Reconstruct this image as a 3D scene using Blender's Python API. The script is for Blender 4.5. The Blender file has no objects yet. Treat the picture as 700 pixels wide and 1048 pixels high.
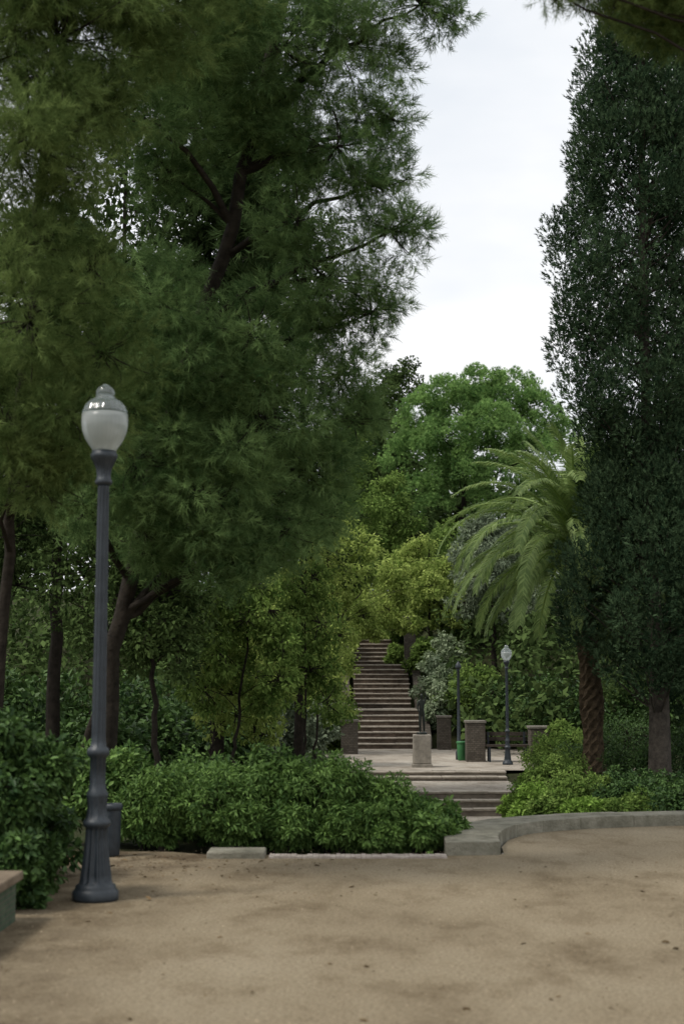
import bpy, math
import numpy as np
from mathutils import Vector, Euler
rng=np.random.default_rng(11)
scene=bpy.context.scene
COL=scene.collection
# ------------------------------------------------------------------ camera / survey
F=1458.0; T=math.atan(172/F); CH=1.6
cam_d=bpy.data.cameras.new("camera"); cam=bpy.data.objects.new("camera",cam_d); COL.objects.link(cam)
cam.location=(0,0,CH); cam.rotation_euler=(math.radians(90)+T,0,0)
cam_d.sensor_fit='VERTICAL'; cam_d.sensor_height=36; cam_d.lens=36*F/1048; cam_d.clip_end=4000
cam_d.dof.use_dof=True; cam_d.dof.focus_distance=28; cam_d.dof.aperture_fstop=2.2
scene.camera=cam
def at(px,py,Y):
    v=524-py; yc=F*math.cos(T)-v*math.sin(T); zc=F*math.sin(T)+v*math.cos(T); s=Y/yc
    return np.array([(px-350)*s,Y,CH+zc*s])
# ------------------------------------------------------------------ materials
def newmat(name):
    m=bpy.data.materials.new(name); m.use_nodes=True; nt=m.node_tree
    return m,nt,nt.nodes["Principled BSDF"],nt.nodes["Material Output"]
def ramp(nt,stops):
    r=nt.nodes.new("ShaderNodeValToRGB"); e=r.color_ramp.elements
    while len(e)<len(stops): e.new(0.5)
    for i,(p,c) in enumerate(stops):
        e[i].position=p; e[i].color=(*c,1)
    return r
def noise(nt,scale,detail=4,rough=.6,vec=None):
    n=nt.nodes.new("ShaderNodeTexNoise"); n.inputs["Scale"].default_value=scale
    n.inputs["Detail"].default_value=detail; n.inputs["Roughness"].default_value=rough
    if vec: nt.links.new(vec,n.inputs["Vector"])
    return n
def objco(nt):
    return nt.nodes.new("ShaderNodeTexCoord").outputs["Object"]
def geoco(nt):
    return nt.nodes.new("ShaderNodeNewGeometry").outputs["Position"]
def solid(name,stops,scale=6,rough=.8,bump=.3,bscale=40,metal=0,spec=.4,vec='obj'):
    m,nt,b,o=newmat(name); v=objco(nt) if vec=='obj' else geoco(nt)
    n=noise(nt,scale,6,.65,v); r=ramp(nt,stops); nt.links.new(n.outputs["Fac"],r.inputs["Fac"])
    nt.links.new(r.outputs["Color"],b.inputs["Base Color"])
    b.inputs["Roughness"].default_value=rough; b.inputs["Metallic"].default_value=metal
    b.inputs["Specular IOR Level"].default_value=spec
    if bump:
        n2=noise(nt,bscale,5,.6,v); bp=nt.nodes.new("ShaderNodeBump"); bp.inputs["Strength"].default_value=bump
        bp.inputs["Distance"].default_value=.02
        nt.links.new(n2.outputs["Fac"],bp.inputs["Height"]); nt.links.new(bp.outputs["Normal"],b.inputs["Normal"])
    return m
def leafmat(name,dark,light,trans=.25,rough=.55,spec=0):
    m,nt,b,o=newmat(name)
    if spec==0:
        nt.nodes.remove(b); b=nt.nodes.new("ShaderNodeBsdfDiffuse"); ci="Color"
    else:
        ci="Base Color"; b.inputs["Roughness"].default_value=rough; b.inputs["Specular IOR Level"].default_value=spec
    a=nt.nodes.new("ShaderNodeAttribute"); a.attribute_name="tint"
    r=ramp(nt,[(0,dark),(.75,light),(1,tuple(min(1,c*1.35) for c in light))]); nt.links.new(a.outputs["Fac"],r.inputs["Fac"])
    nt.links.new(r.outputs["Color"],b.inputs[ci])
    t=nt.nodes.new("ShaderNodeBsdfTranslucent"); nt.links.new(r.outputs["Color"],t.inputs["Color"])
    mx=nt.nodes.new("ShaderNodeMixShader"); mx.inputs[0].default_value=trans
    nt.links.new(b.outputs[0],mx.inputs[1]); nt.links.new(t.outputs[0],mx.inputs[2]); nt.links.new(mx.outputs[0],o.inputs["Surface"])
    return m
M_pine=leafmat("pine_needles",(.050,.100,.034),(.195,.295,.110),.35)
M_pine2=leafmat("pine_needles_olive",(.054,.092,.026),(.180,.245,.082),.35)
M_pined=leafmat("shaded_pine_needles",(.022,.040,.014),(.070,.108,.040),.2)  # darker copy of the needle colour, paints shade into the canopy pockets
M_umb=leafmat("umbrella_pine_needles",(.100,.200,.060),(.270,.420,.135),.35)
M_cyp=leafmat("cypress_foliage",(.020,.042,.022),(.078,.124,.062),.12)
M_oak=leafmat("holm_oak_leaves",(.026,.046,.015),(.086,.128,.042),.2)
M_yel=leafmat("yellow_green_leaves",(.145,.215,.045),(.380,.460,.130),.4)
M_mid=leafmat("mid_green_leaves",(.070,.128,.028),(.210,.300,.078),.35)
M_lau=leafmat("glossy_shrub_leaves",(.048,.104,.024),(.170,.280,.072),.25,.5,.16)
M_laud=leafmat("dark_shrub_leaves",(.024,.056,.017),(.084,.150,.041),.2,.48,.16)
M_olv=leafmat("olive_leaves",(.120,.155,.100),(.250,.300,.200),.2)
M_palm=leafmat("palm_fronds",(.110,.185,.055),(.320,.420,.150),.3,.5,.15)
M_brt=leafmat("bright_shrub_leaves",(.110,.195,.032),(.250,.385,.085),.3)
M_grey=leafmat("grey_creeper_leaves",(.130,.185,.095),(.340,.400,.260),.2)
M_bark=solid("pine_bark",[(.3,(.030,.021,.016)),(.7,(.095,.065,.048))],9,.9,.8,25,0,.1)
M_barkd=solid("dark_bark",[(.3,(.012,.010,.008)),(.7,(.040,.033,.026))],9,.9,.8,25,0,.1)
M_barkc=solid("cypress_bark",[(.3,(.035,.030,.025)),(.7,(.10,.085,.07))],9,.9,.8,25,0,.1)
M_palmt=solid("palm_trunk_bark",[(.3,(.035,.026,.017)),(.7,(.13,.095,.06))],12,.9,.6,25,0,.1)
M_wood=solid("weathered_bench_wood",[(.3,(.03,.024,.019)),(.7,(.07,.056,.044))],9,.85,.3,30,0,.2)
M_iron=solid("painted_cast_iron",[(.3,(.018,.024,.030)),(.75,(.036,.045,.054))],14,.45,.15,80,0,.4)
M_green=solid("green_enamel",[(.3,(.03,.13,.045)),(.7,(.045,.19,.065))],5,.5,.05,30)
M_bronze=solid("dark_bronze",[(.3,(.012,.016,.014)),(.7,(.04,.045,.038))],14,.45,.2,40,.6)
M_stone=solid("pale_stone",[(.3,(.16,.145,.12)),(.7,(.32,.29,.245))],7,.85,.4,50,0,.2)
M_capst=solid("grey_cap_stone",[(.3,(.11,.10,.085)),(.7,(.22,.20,.17))],7,.85,.4,50,0,.2)
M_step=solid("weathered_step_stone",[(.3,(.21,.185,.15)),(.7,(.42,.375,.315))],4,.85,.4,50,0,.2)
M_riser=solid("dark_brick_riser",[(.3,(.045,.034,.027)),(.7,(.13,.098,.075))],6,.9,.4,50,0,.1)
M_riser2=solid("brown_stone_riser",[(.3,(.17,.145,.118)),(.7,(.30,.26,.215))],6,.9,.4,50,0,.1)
M_kerb=solid("grey_kerb_stone",[(.25,(.11,.105,.08)),(.5,(.21,.20,.155)),(.75,(.33,.31,.255))],5,.9,.8,35,0,.15,'geo')
M_cobble=solid("pinkish_cobble",[(.3,(.28,.235,.20)),(.7,(.50,.44,.39))],9,.85,.3,60,0,.2,'geo')
def brick(name,c1,c2,mortar,scale):
    m,nt,b,o=newmat(name); br=nt.nodes.new("ShaderNodeTexBrick"); br.inputs["Scale"].default_value=scale
    br.inputs["Color1"].default_value=(*c1,1); br.inputs["Color2"].default_value=(*c2,1); br.inputs["Mortar"].default_value=(*mortar,1)
    br.inputs["Mortar Size"].default_value=.03
    sx=nt.nodes.new("ShaderNodeSeparateXYZ"); nt.links.new(objco(nt),sx.inputs[0])
    ad=nt.nodes.new("ShaderNodeMath"); nt.links.new(sx.outputs[0],ad.inputs[0]); nt.links.new(sx.outputs[1],ad.inputs[1])
    cb=nt.nodes.new("ShaderNodeCombineXYZ"); nt.links.new(ad.outputs[0],cb.inputs[0]); nt.links.new(sx.outputs[2],cb.inputs[1])
    nt.links.new(cb.outputs[0],br.inputs["Vector"])
    n=noise(nt,12,5,.6,objco(nt)); mx=nt.nodes.new("ShaderNodeMixRGB"); mx.blend_type='MULTIPLY'; mx.inputs[0].default_value=.7
    r=ramp(nt,[(.3,(.45,.45,.45)),(.7,(1,1,1))]); nt.links.new(n.outputs["Fac"],r.inputs["Fac"])
    nt.links.new(br.outputs["Color"],mx.inputs[1]); nt.links.new(r.outputs["Color"],mx.inputs[2]); nt.links.new(mx.outputs[0],b.inputs["Base Color"])
    b.inputs["Roughness"].default_value=.75; b.inputs["Specular IOR Level"].default_value=.25
    bp=nt.nodes.new("ShaderNodeBump"); bp.inputs["Strength"].default_value=.5; bp.inputs["Distance"].default_value=.01
    nt.links.new(br.outputs["Fac"],bp.inputs["Height"]); bp.invert=True; nt.links.new(bp.outputs["Normal"],b.inputs["Normal"])
    return m
M_brick=brick("pier_stone_blocks",(.085,.07,.055),(.14,.12,.095),(.06,.052,.042),5)
M_tile=brick("green_wall_tiles",(.045,.085,.05),(.08,.12,.07),(.12,.11,.085),7)
def glassmat(name,c0,c1,trans,tl,sc=5):
    m,nt,b,o=newmat(name)
    n=noise(nt,sc,2,.5,objco(nt)); r=ramp(nt,[(.3,c0),(.7,c1)]); nt.links.new(n.outputs["Fac"],r.inputs["Fac"]); nt.links.new(r.outputs["Color"],b.inputs["Base Color"])
    b.inputs["Roughness"].default_value=.12; b.inputs["Transmission Weight"].default_value=trans; b.inputs["Coat Weight"].default_value=.3
    t=nt.nodes.new("ShaderNodeBsdfTranslucent"); t.inputs["Color"].default_value=(*c1,1)
    mx=nt.nodes.new("ShaderNodeMixShader"); mx.inputs[0].default_value=tl
    nt.links.new(b.outputs[0],mx.inputs[1]); nt.links.new(t.outputs[0],mx.inputs[2]); nt.links.new(mx.outputs[0],o.inputs["Surface"]); return m
M_glass=glassmat("milky_lamp_glass",(.54,.58,.57),(.76,.80,.79),.6,.25)
M_cap=glassmat("grey_ribbed_glass",(.40,.46,.45),(.60,.66,.65),.85,.12)
def sandmat(name,a,bb,c,dirt=False):
    m,nt,b,o=newmat(name); v=geoco(nt)
    mp=nt.nodes.new("ShaderNodeMapping"); mp.inputs["Scale"].default_value=(1,.6,1); mp.inputs["Rotation"].default_value=(0,0,.3); nt.links.new(v,mp.inputs[0])
    n1=noise(nt,.8,7,.62,mp.outputs[0]); r1=ramp(nt,[(.30,a),(.5,bb),(.70,c)]); nt.links.new(n1.outputs["Fac"],r1.inputs["Fac"])
    n2=noise(nt,38,8,.9,v); r2=ramp(nt,[(.34,(.35,.33,.30)),(.5,(.95,.95,.95)),(.64,(1.35,1.35,1.33))]); nt.links.new(n2.outputs["Fac"],r2.inputs["Fac"])
    m1=nt.nodes.new("ShaderNodeMixRGB"); m1.blend_type='MULTIPLY'; m1.inputs[0].default_value=1.
    nt.links.new(r1.outputs["Color"],m1.inputs[1]); nt.links.new(r2.outputs["Color"],m1.inputs[2])
    n3=noise(nt,1.6,9,.76,mp.outputs[0]); r3=ramp(nt,[(.34,(.58,.53,.47)),(.50,(1,1,1))]); nt.links.new(n3.outputs["Fac"],r3.inputs["Fac"])
    m2=nt.nodes.new("ShaderNodeMixRGB"); m2.blend_type='MULTIPLY'; m2.inputs[0].default_value=.62
    nt.links.new(m1.outputs[0],m2.inputs[1]); nt.links.new(r3.outputs["Color"],m2.inputs[2]); last=m2.outputs[0]
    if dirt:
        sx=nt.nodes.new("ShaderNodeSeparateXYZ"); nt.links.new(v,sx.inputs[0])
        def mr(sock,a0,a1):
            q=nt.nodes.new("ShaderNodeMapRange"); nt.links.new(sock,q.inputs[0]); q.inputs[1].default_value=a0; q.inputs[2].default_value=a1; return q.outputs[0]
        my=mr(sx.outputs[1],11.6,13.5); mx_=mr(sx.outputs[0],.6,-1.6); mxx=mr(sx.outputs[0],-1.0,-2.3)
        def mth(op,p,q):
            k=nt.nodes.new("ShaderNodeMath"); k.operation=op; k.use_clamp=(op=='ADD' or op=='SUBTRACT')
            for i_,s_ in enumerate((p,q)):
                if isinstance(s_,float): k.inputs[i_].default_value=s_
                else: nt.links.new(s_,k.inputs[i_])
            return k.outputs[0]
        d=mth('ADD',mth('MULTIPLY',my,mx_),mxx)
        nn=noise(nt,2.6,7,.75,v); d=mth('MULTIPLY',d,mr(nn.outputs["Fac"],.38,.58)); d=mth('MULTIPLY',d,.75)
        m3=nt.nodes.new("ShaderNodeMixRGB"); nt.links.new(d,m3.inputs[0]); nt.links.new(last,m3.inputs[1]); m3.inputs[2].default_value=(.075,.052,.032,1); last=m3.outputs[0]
    nt.links.new(last,b.inputs["Base Color"]); b.inputs["Roughness"].default_value=.95; b.inputs["Specular IOR Level"].default_value=.1
    n4=noise(nt,60,6,.8,v); bp=nt.nodes.new("ShaderNodeBump"); bp.inputs["Strength"].default_value=.8; bp.inputs["Distance"].default_value=.018
    nt.links.new(n4.outputs["Fac"],bp.inputs["Height"]); nt.links.new(bp.outputs["Normal"],b.inputs["Normal"])
    return m
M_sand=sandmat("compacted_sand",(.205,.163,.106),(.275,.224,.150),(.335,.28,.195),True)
M_path=sandmat("pale_path_sand",(.27,.24,.20),(.36,.32,.27),(.44,.40,.34))
M_soil=sandmat("leaf_litter_soil",(.022,.022,.010),(.035,.040,.016),(.045,.06,.022))
# ------------------------------------------------------------------ mesh utils
def mesh_np(name,V,Fc,mat,tint=None,smooth=False):
    V=np.asarray(V,dtype=np.float32); Fc=np.asarray(Fc,dtype=np.int32); k=Fc.shape[1]
    me=bpy.data.meshes.new(name); me.vertices.add(len(V)); me.vertices.foreach_set("co",V.ravel())
    me.loops.add(Fc.size); me.loops.foreach_set("vertex_index",Fc.ravel())
    me.polygons.add(len(Fc)); me.polygons.foreach_set("loop_start",np.arange(0,Fc.size,k,dtype=np.int32))
    me.update(calc_edges=True)
    if tint is not None:
        at_=me.attributes.new("tint",'FLOAT','POINT'); at_.data.foreach_set("value",np.asarray(tint,dtype=np.float32))
    if smooth: me.polygons.foreach_set("use_smooth",np.ones(len(Fc),dtype=bool))
    me.materials.append(mat); return me
def pymesh(name,V,Fc,mats,smooth=False,midx=None):
    me=bpy.data.meshes.new(name); me.from_pydata([tuple(map(float,v)) for v in V],[],Fc); me.update()
    for m in (mats if isinstance(mats,list) else [mats]): me.materials.append(m)
    if smooth:
        for p in me.polygons: p.use_smooth=True
    if midx:
        for p,i in zip(me.polygons,midx): p.material_index=i
    return me
def obj(name,me,loc=(0,0,0),parent=None,label=None,cat=None,kind=None,group=None,rot=None):
    o=bpy.data.objects.new(name,me); COL.objects.link(o); o.location=loc
    if rot is not None: o.rotation_euler=rot
    if parent: o.parent=parent
    if label: o["label"]=label
    if cat: o["category"]=cat
    if kind: o["kind"]=kind
    if group: o["group"]=group
    return o
def tubes(name,segs,mat,sides=7):
    Vs=[];Fs=[];off=0
    for pts,rad in segs:
        pts=np.asarray(pts,float); n=len(pts)
        if n<2: continue
        s=sides if max(rad)>.03 else 3
        tg=np.gradient(pts,axis=0); tg/=np.linalg.norm(tg,axis=1)[:,None]+1e-9
        ref=np.array([1.,0,0]) if abs(tg[0][0])<.8 else np.array([0,1.,0])
        a=np.linspace(0,2*math.pi,s,endpoint=False)
        for i in range(n):
            u=np.cross(tg[i],ref); u/=np.linalg.norm(u)+1e-9; w=np.cross(tg[i],u)
            Vs.append(pts[i]+rad[i]*(np.cos(a)[:,None]*u+np.sin(a)[:,None]*w))
        i=np.arange(n-1)[:,None]; j=np.arange(s)[None,:]; j2=(j+1)%s
        f=np.stack([off+i*s+j,off+i*s+j2,off+(i+1)*s+j2,off+(i+1)*s+j],-1).reshape(-1,4)
        Fs.append(f); off+=n*s
    return mesh_np(name,np.concatenate(Vs),np.concatenate(Fs),mat,smooth=True)
def smoothpath(P,n=14,wob=0.0):
    P=np.asarray(P,float); k=len(P); t=np.linspace(0,k-1,n); out=[]
    for x in t:
        i=min(int(x),k-2); f=x-i; p0=P[max(i-1,0)];p1=P[i];p2=P[i+1];p3=P[min(i+2,k-1)]
        out.append(.5*((2*p1)+(-p0+p2)*f+(2*p0-5*p1+4*p2-p3)*f*f+(-p0+3*p1-3*p2+p3)*f**3))
    out=np.array(out)
    if wob: out[1:-1]+=rng.normal(0,wob,(n-2,3))
    return out
def unit(a): return a/(np.linalg.norm(a,axis=-1,keepdims=True)+1e-9)
def rdir(n): return unit(rng.normal(size=(n,3)))
def template(kind):
    if kind=='broad' or kind=='lance':
        w=.46 if kind=='broad' else .30
        V=np.array([[0,0,0],[.33,w/2,.07],[.72,w*.42,.04],[1,0,-.10],[.72,-w*.42,.04],[.33,-w/2,.07]]); return V,np.array([[0,3,2,1],[0,5,4,3]])
    if kind=='chip':
        return np.array([[0,0,0],[.5,.28,.06],[1,0,-.05],[.5,-.28,.06]]),np.array([[0,1,2,3]])
    if kind=='pebble':
        return np.array([[.5,0,0],[0,.45,0],[-.5,.05,0],[0,-.4,0],[.05,0,.45]]),np.array([[0,1,4],[1,2,4],[2,3,4],[3,0,4]])
    r=np.random.default_rng(3)
    def spike(n,t1,a0,a1,L0,L1,wd):
        V=[];Fc=[]
        for i in range(n):
            t=r.uniform(0,t1); th=r.uniform(0,2*math.pi); al=math.radians(r.uniform(a0,a1)); L=r.uniform(L0,L1)
            d=np.array([math.cos(al),math.sin(al)*math.cos(th),math.sin(al)*math.sin(th)]); b0=np.array([t,0,0])
            side=unit(np.cross(d,r.normal(size=3)))*wd
            k=len(V); V+= [b0-side,b0+side,b0+d*L]; Fc.append([k,k+1,k+2])
        return np.array(V),np.array(Fc)
    if kind=='needle': return spike(17,.75,15,70,.34,.55,.019)
    if kind=='puff': return spike(9,.1,5,85,.6,1.,.09)
    if kind=='tuft': return spike(8,.5,5,70,.40,.65,.085)
TPL={k:template(k) for k in ('broad','lance','needle','puff','tuft','chip','pebble')}
def leafmesh(name,P,D,N,S,tint,kind,mat):
    TV,TF=TPL[kind]; P=np.asarray(P);n=len(P)
    X=unit(D); Z=unit(N-(N*X).sum(1,keepdims=True)*X); Y=np.cross(Z,X)
    V=P[:,None,:]+S[:,None,None]*(TV[None,:,0:1]*X[:,None,:]+TV[None,:,1:2]*Y[:,None,:]+TV[None,:,2:3]*Z[:,None,:])
    Fc=(np.arange(n)*len(TV))[:,None,None]+TF[None]
    t=np.repeat(np.clip(tint,0,1),len(TV))
    return mesh_np(name,V.reshape(-1,3),Fc.reshape(-1,TF.shape[1]),mat,t)
def clump_points(clumps,per,size,kind,flat=.75,droop=0.):
    C=np.array([c for c,_ in clumps]); R=np.array([r for _,r in clumps]); n=len(C)
    cnt=np.maximum(4,(per*(R/R.mean())**2).astype(int)); idx=np.repeat(np.arange(n),cnt); m=len(idx)
    d=rdir(m); rad=R[idx]*rng.uniform(.25,1.,m)**.6
    if kind=='tuft': rad=R[idx]*rng.uniform(.3,1.,m)**.4
    P=C[idx]+d*rad[:,None]*np.array([1,1,flat])
    up=np.array([0,0,1.])
    if kind in('needle','puff'):
        D=d*.9+up*(.35-droop)+rdir(m)*.45; N=rdir(m)
    elif kind=='tuft':
        D=d*.8+up*.75+rdir(m)*.3; N=rdir(m)
    else:
        D=d*.7+rdir(m)*.8-up*(.25+droop); N=up*.8+d*.5+rdir(m)*.6
    S=size*rng.uniform(.65,1.3,m)
    ct=rng.uniform(-.28,.28,n)
    tint=rng.beta(2,2.6,m)+ct[idx]
    return P,D,N,S,tint
def lobes_to_clumps(lobes,m,cr=(.24,.42),inner=.35,lowcut=-1):
    out=[]; own=[]
    for li,(c,R) in enumerate(lobes):
        k=int(m) 
        d=rdir(k*2); d=d[d[:,2]>lowcut][:k]
        rr=R*rng.uniform(inner,1.,len(d))**.7
        for dd,q in zip(d,rr):
            out.append((np.asarray(c)+dd*q*np.array([1,1,.85]),R*rng.uniform(*cr))); own.append(li)
    return out,own
def make_tree(name,label,cat,trunk,r0,r1,lobes,kind,mleaf,mbark,m=16,per=60,size=.1,cr=(.24,.42),inner=.35,flat=.75,droop=0.,group=None,tn='trunk',cn='crown',twigs=True,wob=.02,lowcut=-1,skipz=None,limb=.35):
    trunk=np.asarray(trunk,float); base=trunk[0].copy()
    tp=smoothpath(trunk,18,wob); tr=np.linspace(1,0,18)**.8*(r0-r1)+r1; tr[0]*=1.35; tr[1]*=1.1
    tp[0]=base+np.array([0,0,-.15])
    clumps,own=lobes_to_clumps(lobes,m,cr,inner,lowcut)
    segs=[(tp,tr)]
    for c,R in lobes:
        c=np.asarray(c); hd=np.linalg.norm(tp[:,:2]-c[:2],axis=1)
        i=int(np.argmin(np.abs(tp[:,2]-(c[2]-.45*hd))+.3*hd)); a=tp[i]; L=np.linalg.norm(c-a)
        if L<.15: continue
        mid=(a+c)/2+np.array([0,0,.10*L])+rng.normal(0,.05*L,3)
        pth=smoothpath([a,mid,c],9,.012*L); q=min(tr[i]*limb,.025*L+.01)
        segs.append((pth,np.linspace(q,max(q*.25,.008),9)))
    if twigs:
        for (cc,r),li in zip(clumps,own):
            c=np.asarray(lobes[li][0]); L=np.linalg.norm(cc-c); mid=(c+cc)/2+rng.normal(0,.08*L,3)
            segs.append((smoothpath([c,mid,cc],4),np.linspace(.010,.004,4)*min(3,max(1,r0*6))))
    segs=[(np.asarray(p)-base,r) for p,r in segs]
    root=obj(name,None,tuple(base),label=label,cat=cat,group=group)
    root.empty_display_size=.2
    obj(tn,tubes(tn,segs,mbark),parent=root)
    P,D,N,S,t=clump_points(clumps,per,size,kind,flat,droop)
    if skipz is not None:
        k=P[:,2]>skipz; P,D,N,S,t=P[k],D[k],N[k],S[k],t[k]
    obj(cn,leafmesh(cn,P-base,D,N,S,t,kind,mleaf),parent=root)
    return root
def box(V,Fc,x0,x1,y0,y1,z0,z1):
    k=len(V); V+=[(x0,y0,z0),(x1,y0,z0),(x1,y1,z0),(x0,y1,z0),(x0,y0,z1),(x1,y0,z1),(x1,y1,z1),(x0,y1,z1)]
    Fc+=[(k,k+3,k+2,k+1),(k+4,k+5,k+6,k+7),(k,k+1,k+5,k+4),(k+1,k+2,k+6,k+5),(k+2,k+3,k+7,k+6),(k+3,k,k+4,k+7)]
def bevel(o,w,s=2):
    b=o.modifiers.new("bevel",'BEVEL'); b.width=w; b.segments=s; b.limit_method='ANGLE'; return o
def lathe(name,prof,seg,mat,flutes=None,smooth=True):
    V=[];Fc=[]; n=len(prof)
    for r,z in prof:
        for j in range(seg):
            a=2*math.pi*j/seg; rr=r
            if flutes:
                for (z0,z1,k,amp) in flutes:
                    if z0<=z<=z1: rr=r*(1-amp*abs(math.cos(k*a/2))**1.0)
            V.append((rr*math.cos(a),rr*math.sin(a),z))
    for i in range(n-1):
        for j in range(seg):
            j2=(j+1)%seg; Fc.append((i*seg+j,i*seg+j2,(i+1)*seg+j2,(i+1)*seg+j))
    Fc.append(tuple(range(seg))[::-1]); Fc.append(tuple((n-1)*seg+j for j in range(seg)))
    return pymesh(name,V,Fc,mat,smooth)
# ------------------------------------------------------------------ world & sun
w=bpy.data.worlds.new("World"); scene.world=w; w.use_nodes=True; nt=w.node_tree; nt.nodes.clear()
sky=nt.nodes.new("ShaderNodeTexSky"); sky.sky_type='NISHITA'; sky.sun_disc=False; sky.sun_elevation=math.radians(55); sky.sun_rotation=math.radians(-115)
bg1=nt.nodes.new("ShaderNodeBackground"); bg1.inputs[1].default_value=.1; nt.links.new(sky.outputs[0],bg1.inputs[0])
tc=nt.nodes.new("ShaderNodeTexCoord"); mp=nt.nodes.new("ShaderNodeMapping"); mp.inputs["Scale"].default_value=(1.2,1.2,3.2); nt.links.new(tc.outputs["Generated"],mp.inputs[0])
cn=noise(nt,2.2,5,.5,mp.outputs[0]); cr_=ramp(nt,[(.35,(.76,.80,.85)),(.60,(.99,.99,.99))]); nt.links.new(cn.outputs["Fac"],cr_.inputs["Fac"])
bg2=nt.nodes.new("ShaderNodeBackground"); bg2.inputs[1].default_value=1.15; nt.links.new(cr_.outputs[0],bg2.inputs[0])
mxw=nt.nodes.new("ShaderNodeMixShader"); mxw.inputs[0].default_value=.92; nt.links.new(bg1.outputs[0],mxw.inputs[1]); nt.links.new(bg2.outputs[0],mxw.inputs[2])
wo=nt.nodes.new("ShaderNodeOutputWorld"); nt.links.new(mxw.outputs[0],wo.inputs[0])
sd=bpy.data.lights.new("sun",'SUN'); sd.energy=2.6; sd.angle=math.radians(12); sd.color=(1,.95,.87)
so=bpy.data.objects.new("sun",sd); COL.objects.link(so)
el=math.radians(55); az=math.radians(-115)
sv=Vector((math.sin(az)*math.cos(el),math.cos(az)*math.cos(el),math.sin(el)))
so.rotation_euler=sv.to_track_quat('Z','Y').to_euler(); so.location=(-10,-10,20)
scene.view_settings.view_transform='Standard'; scene.view_settings.look='None'; scene.view_settings.exposure=0
# ------------------------------------------------------------------ terrain
def sstep(t): t=np.clip(t,0,1); return t*t*(3-2*t)
def H(x,y):
    x=np.asarray(x,float); y=np.asarray(y,float)
    side=np.interp(y,[-1000,13.4,18,24,34,45,57,75,120,300,1500],[-.03,-.03,-.15,-.2,-.5,-.4,3.3,5.5,9,20,40])
    cor=np.interp(y,[-1000,13.2,13.6,17,30.2,31.2,34,34.6,45.2,48,49.8,52.6,54.8,56.6,60,75,120,300,1500],
                    [-.03,-.03,-.12,-1.28,-1.28,-.85,-.85,-.65,-.65,.3,.36,1.8,1.9,2.9,3.1,5.5,9,20,40])
    xl=np.interp(y,[13,30,34,45,46.5,60],[-.6,-.6,-3,-3,0,0]); xr=np.interp(y,[13,17,24,30,34,45,46.5,60],[1.6,1.8,2.7,3.8,7.5,7.5,2.9,2.9])
    wgt=sstep((x-xl)/.8+1)*sstep((xr-x)/.6+1)
    return side*(1-wgt)+cor*wgt
xs=np.concatenate([np.linspace(-1200,-20,16)[:-1],np.arange(-20,20,.4),np.linspace(20,1200,16)])
ys=np.concatenate([np.linspace(-300,5,6)[:-1],np.arange(5,70,.4),np.linspace(70,160,30)[:-1],np.linspace(160,1500,12)])
X,Y=np.meshgrid(xs,ys); Z=H(X,Y)+np.where(Y>14,.04*np.sin(X*1.7+Y*.9)*np.cos(Y*1.3-X*.4),0)
nx=len(xs); i,j=np.meshgrid(np.arange(len(ys)-1),np.arange(nx-1),indexing='ij')
Fc=np.stack([i*nx+j,i*nx+j+1,(i+1)*nx+j+1,(i+1)*nx+j],-1).reshape(-1,4)
obj("terrain",mesh_np("terrain",np.stack([X,Y,Z],-1).reshape(-1,3),Fc,M_soil,smooth=True),kind="structure",label="dark soil terrain covered in leaf litter and weeds")
kerbR=[(1.43,13.15),(1.47,13.7),(1.60,14.3),(1.85,14.85),(2.25,15.25),(2.8,15.55),(3.6,15.8),(4.6,15.95),(6,16.0),(9,16.0),(14,15.8)]
kerbL=[(.93,13.1),(.97,13.8),(1.12,14.55),(1.45,15.2),(1.95,15.65),(2.6,15.97),(3.5,16.22),(4.55,16.37),(6,16.42),(9,16.42),(14,16.22)]
kerbR=[(a*1.02,b+.25) for a,b in kerbR]; kerbL=[(a*1.02,b+.25) for a,b in kerbL]
poly=[(-14,-12),(14,-12),(14,15.9)]+[(a+.04,b+.08) for a,b in kerbR[::-1][1:]]+[(1.3,13.5),(-1.2,13.4),(-1.6,13.65),(-2.3,13.7),(-2.5,12.0),(-14,12)]
import bmesh
def flat(name,poly,z,mat,label):
    bm=bmesh.new(); vs=[bm.verts.new((x,y,z)) for x,y in poly]; bm.faces.new(vs); bmesh.ops.triangulate(bm,faces=bm.faces[:])
    me=bpy.data.meshes.new(name); bm.to_mesh(me); bm.free(); me.materials.append(mat)
    return obj(name,me,kind="structure",label=label)
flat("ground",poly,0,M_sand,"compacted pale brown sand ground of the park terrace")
flat("path",[(.2,17),(4.3,17),(4.3,30.05),(.2,30.05)],-1.2,M_path,"pale sandy path below the terrace")
flat("landing_path",[(-.6,31.0),(3.9,31.0),(3.9,33.95),(-.6,33.95)],-.752,M_path,"pale sandy landing between two short flights")
flat("plaza",[(-2.5,34.7),(7.2,34.7),(7.2,45.5),(-2.5,45.5)],-.552,M_path,"pale sandy plaza at the foot of the stairs")
def ribbon(name,R,L,z0,z1,mat):
    n=len(R); V=[];Fc=[]
    for (a,b),(c,d) in zip(R,L): V+=[(a,b,z0),(a,b,z1),(c,d,z1),(c,d,z0)]
    for i in range(n-1):
        for k in range(4): Fc.append((i*4+k,i*4+(k+1)%4,(i+1)*4+(k+1)%4,(i+1)*4+k)[::-1])
    Fc.append((0,1,2,3)); Fc.append(tuple((n-1)*4+k for k in (3,2,1,0)))
    return pymesh(name,V,Fc,mat)
def dense(P,n=34): return [tuple(p[:2]) for p in smoothpath([(a,b,0) for a,b in P],n)]
kr=dense(kerbR);kl=dense(kerbL)
kb=obj("stone_kerb",None,(0,0,0),label="raised curved grey stone kerb edging the sand terrace",cat="kerb")
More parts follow.
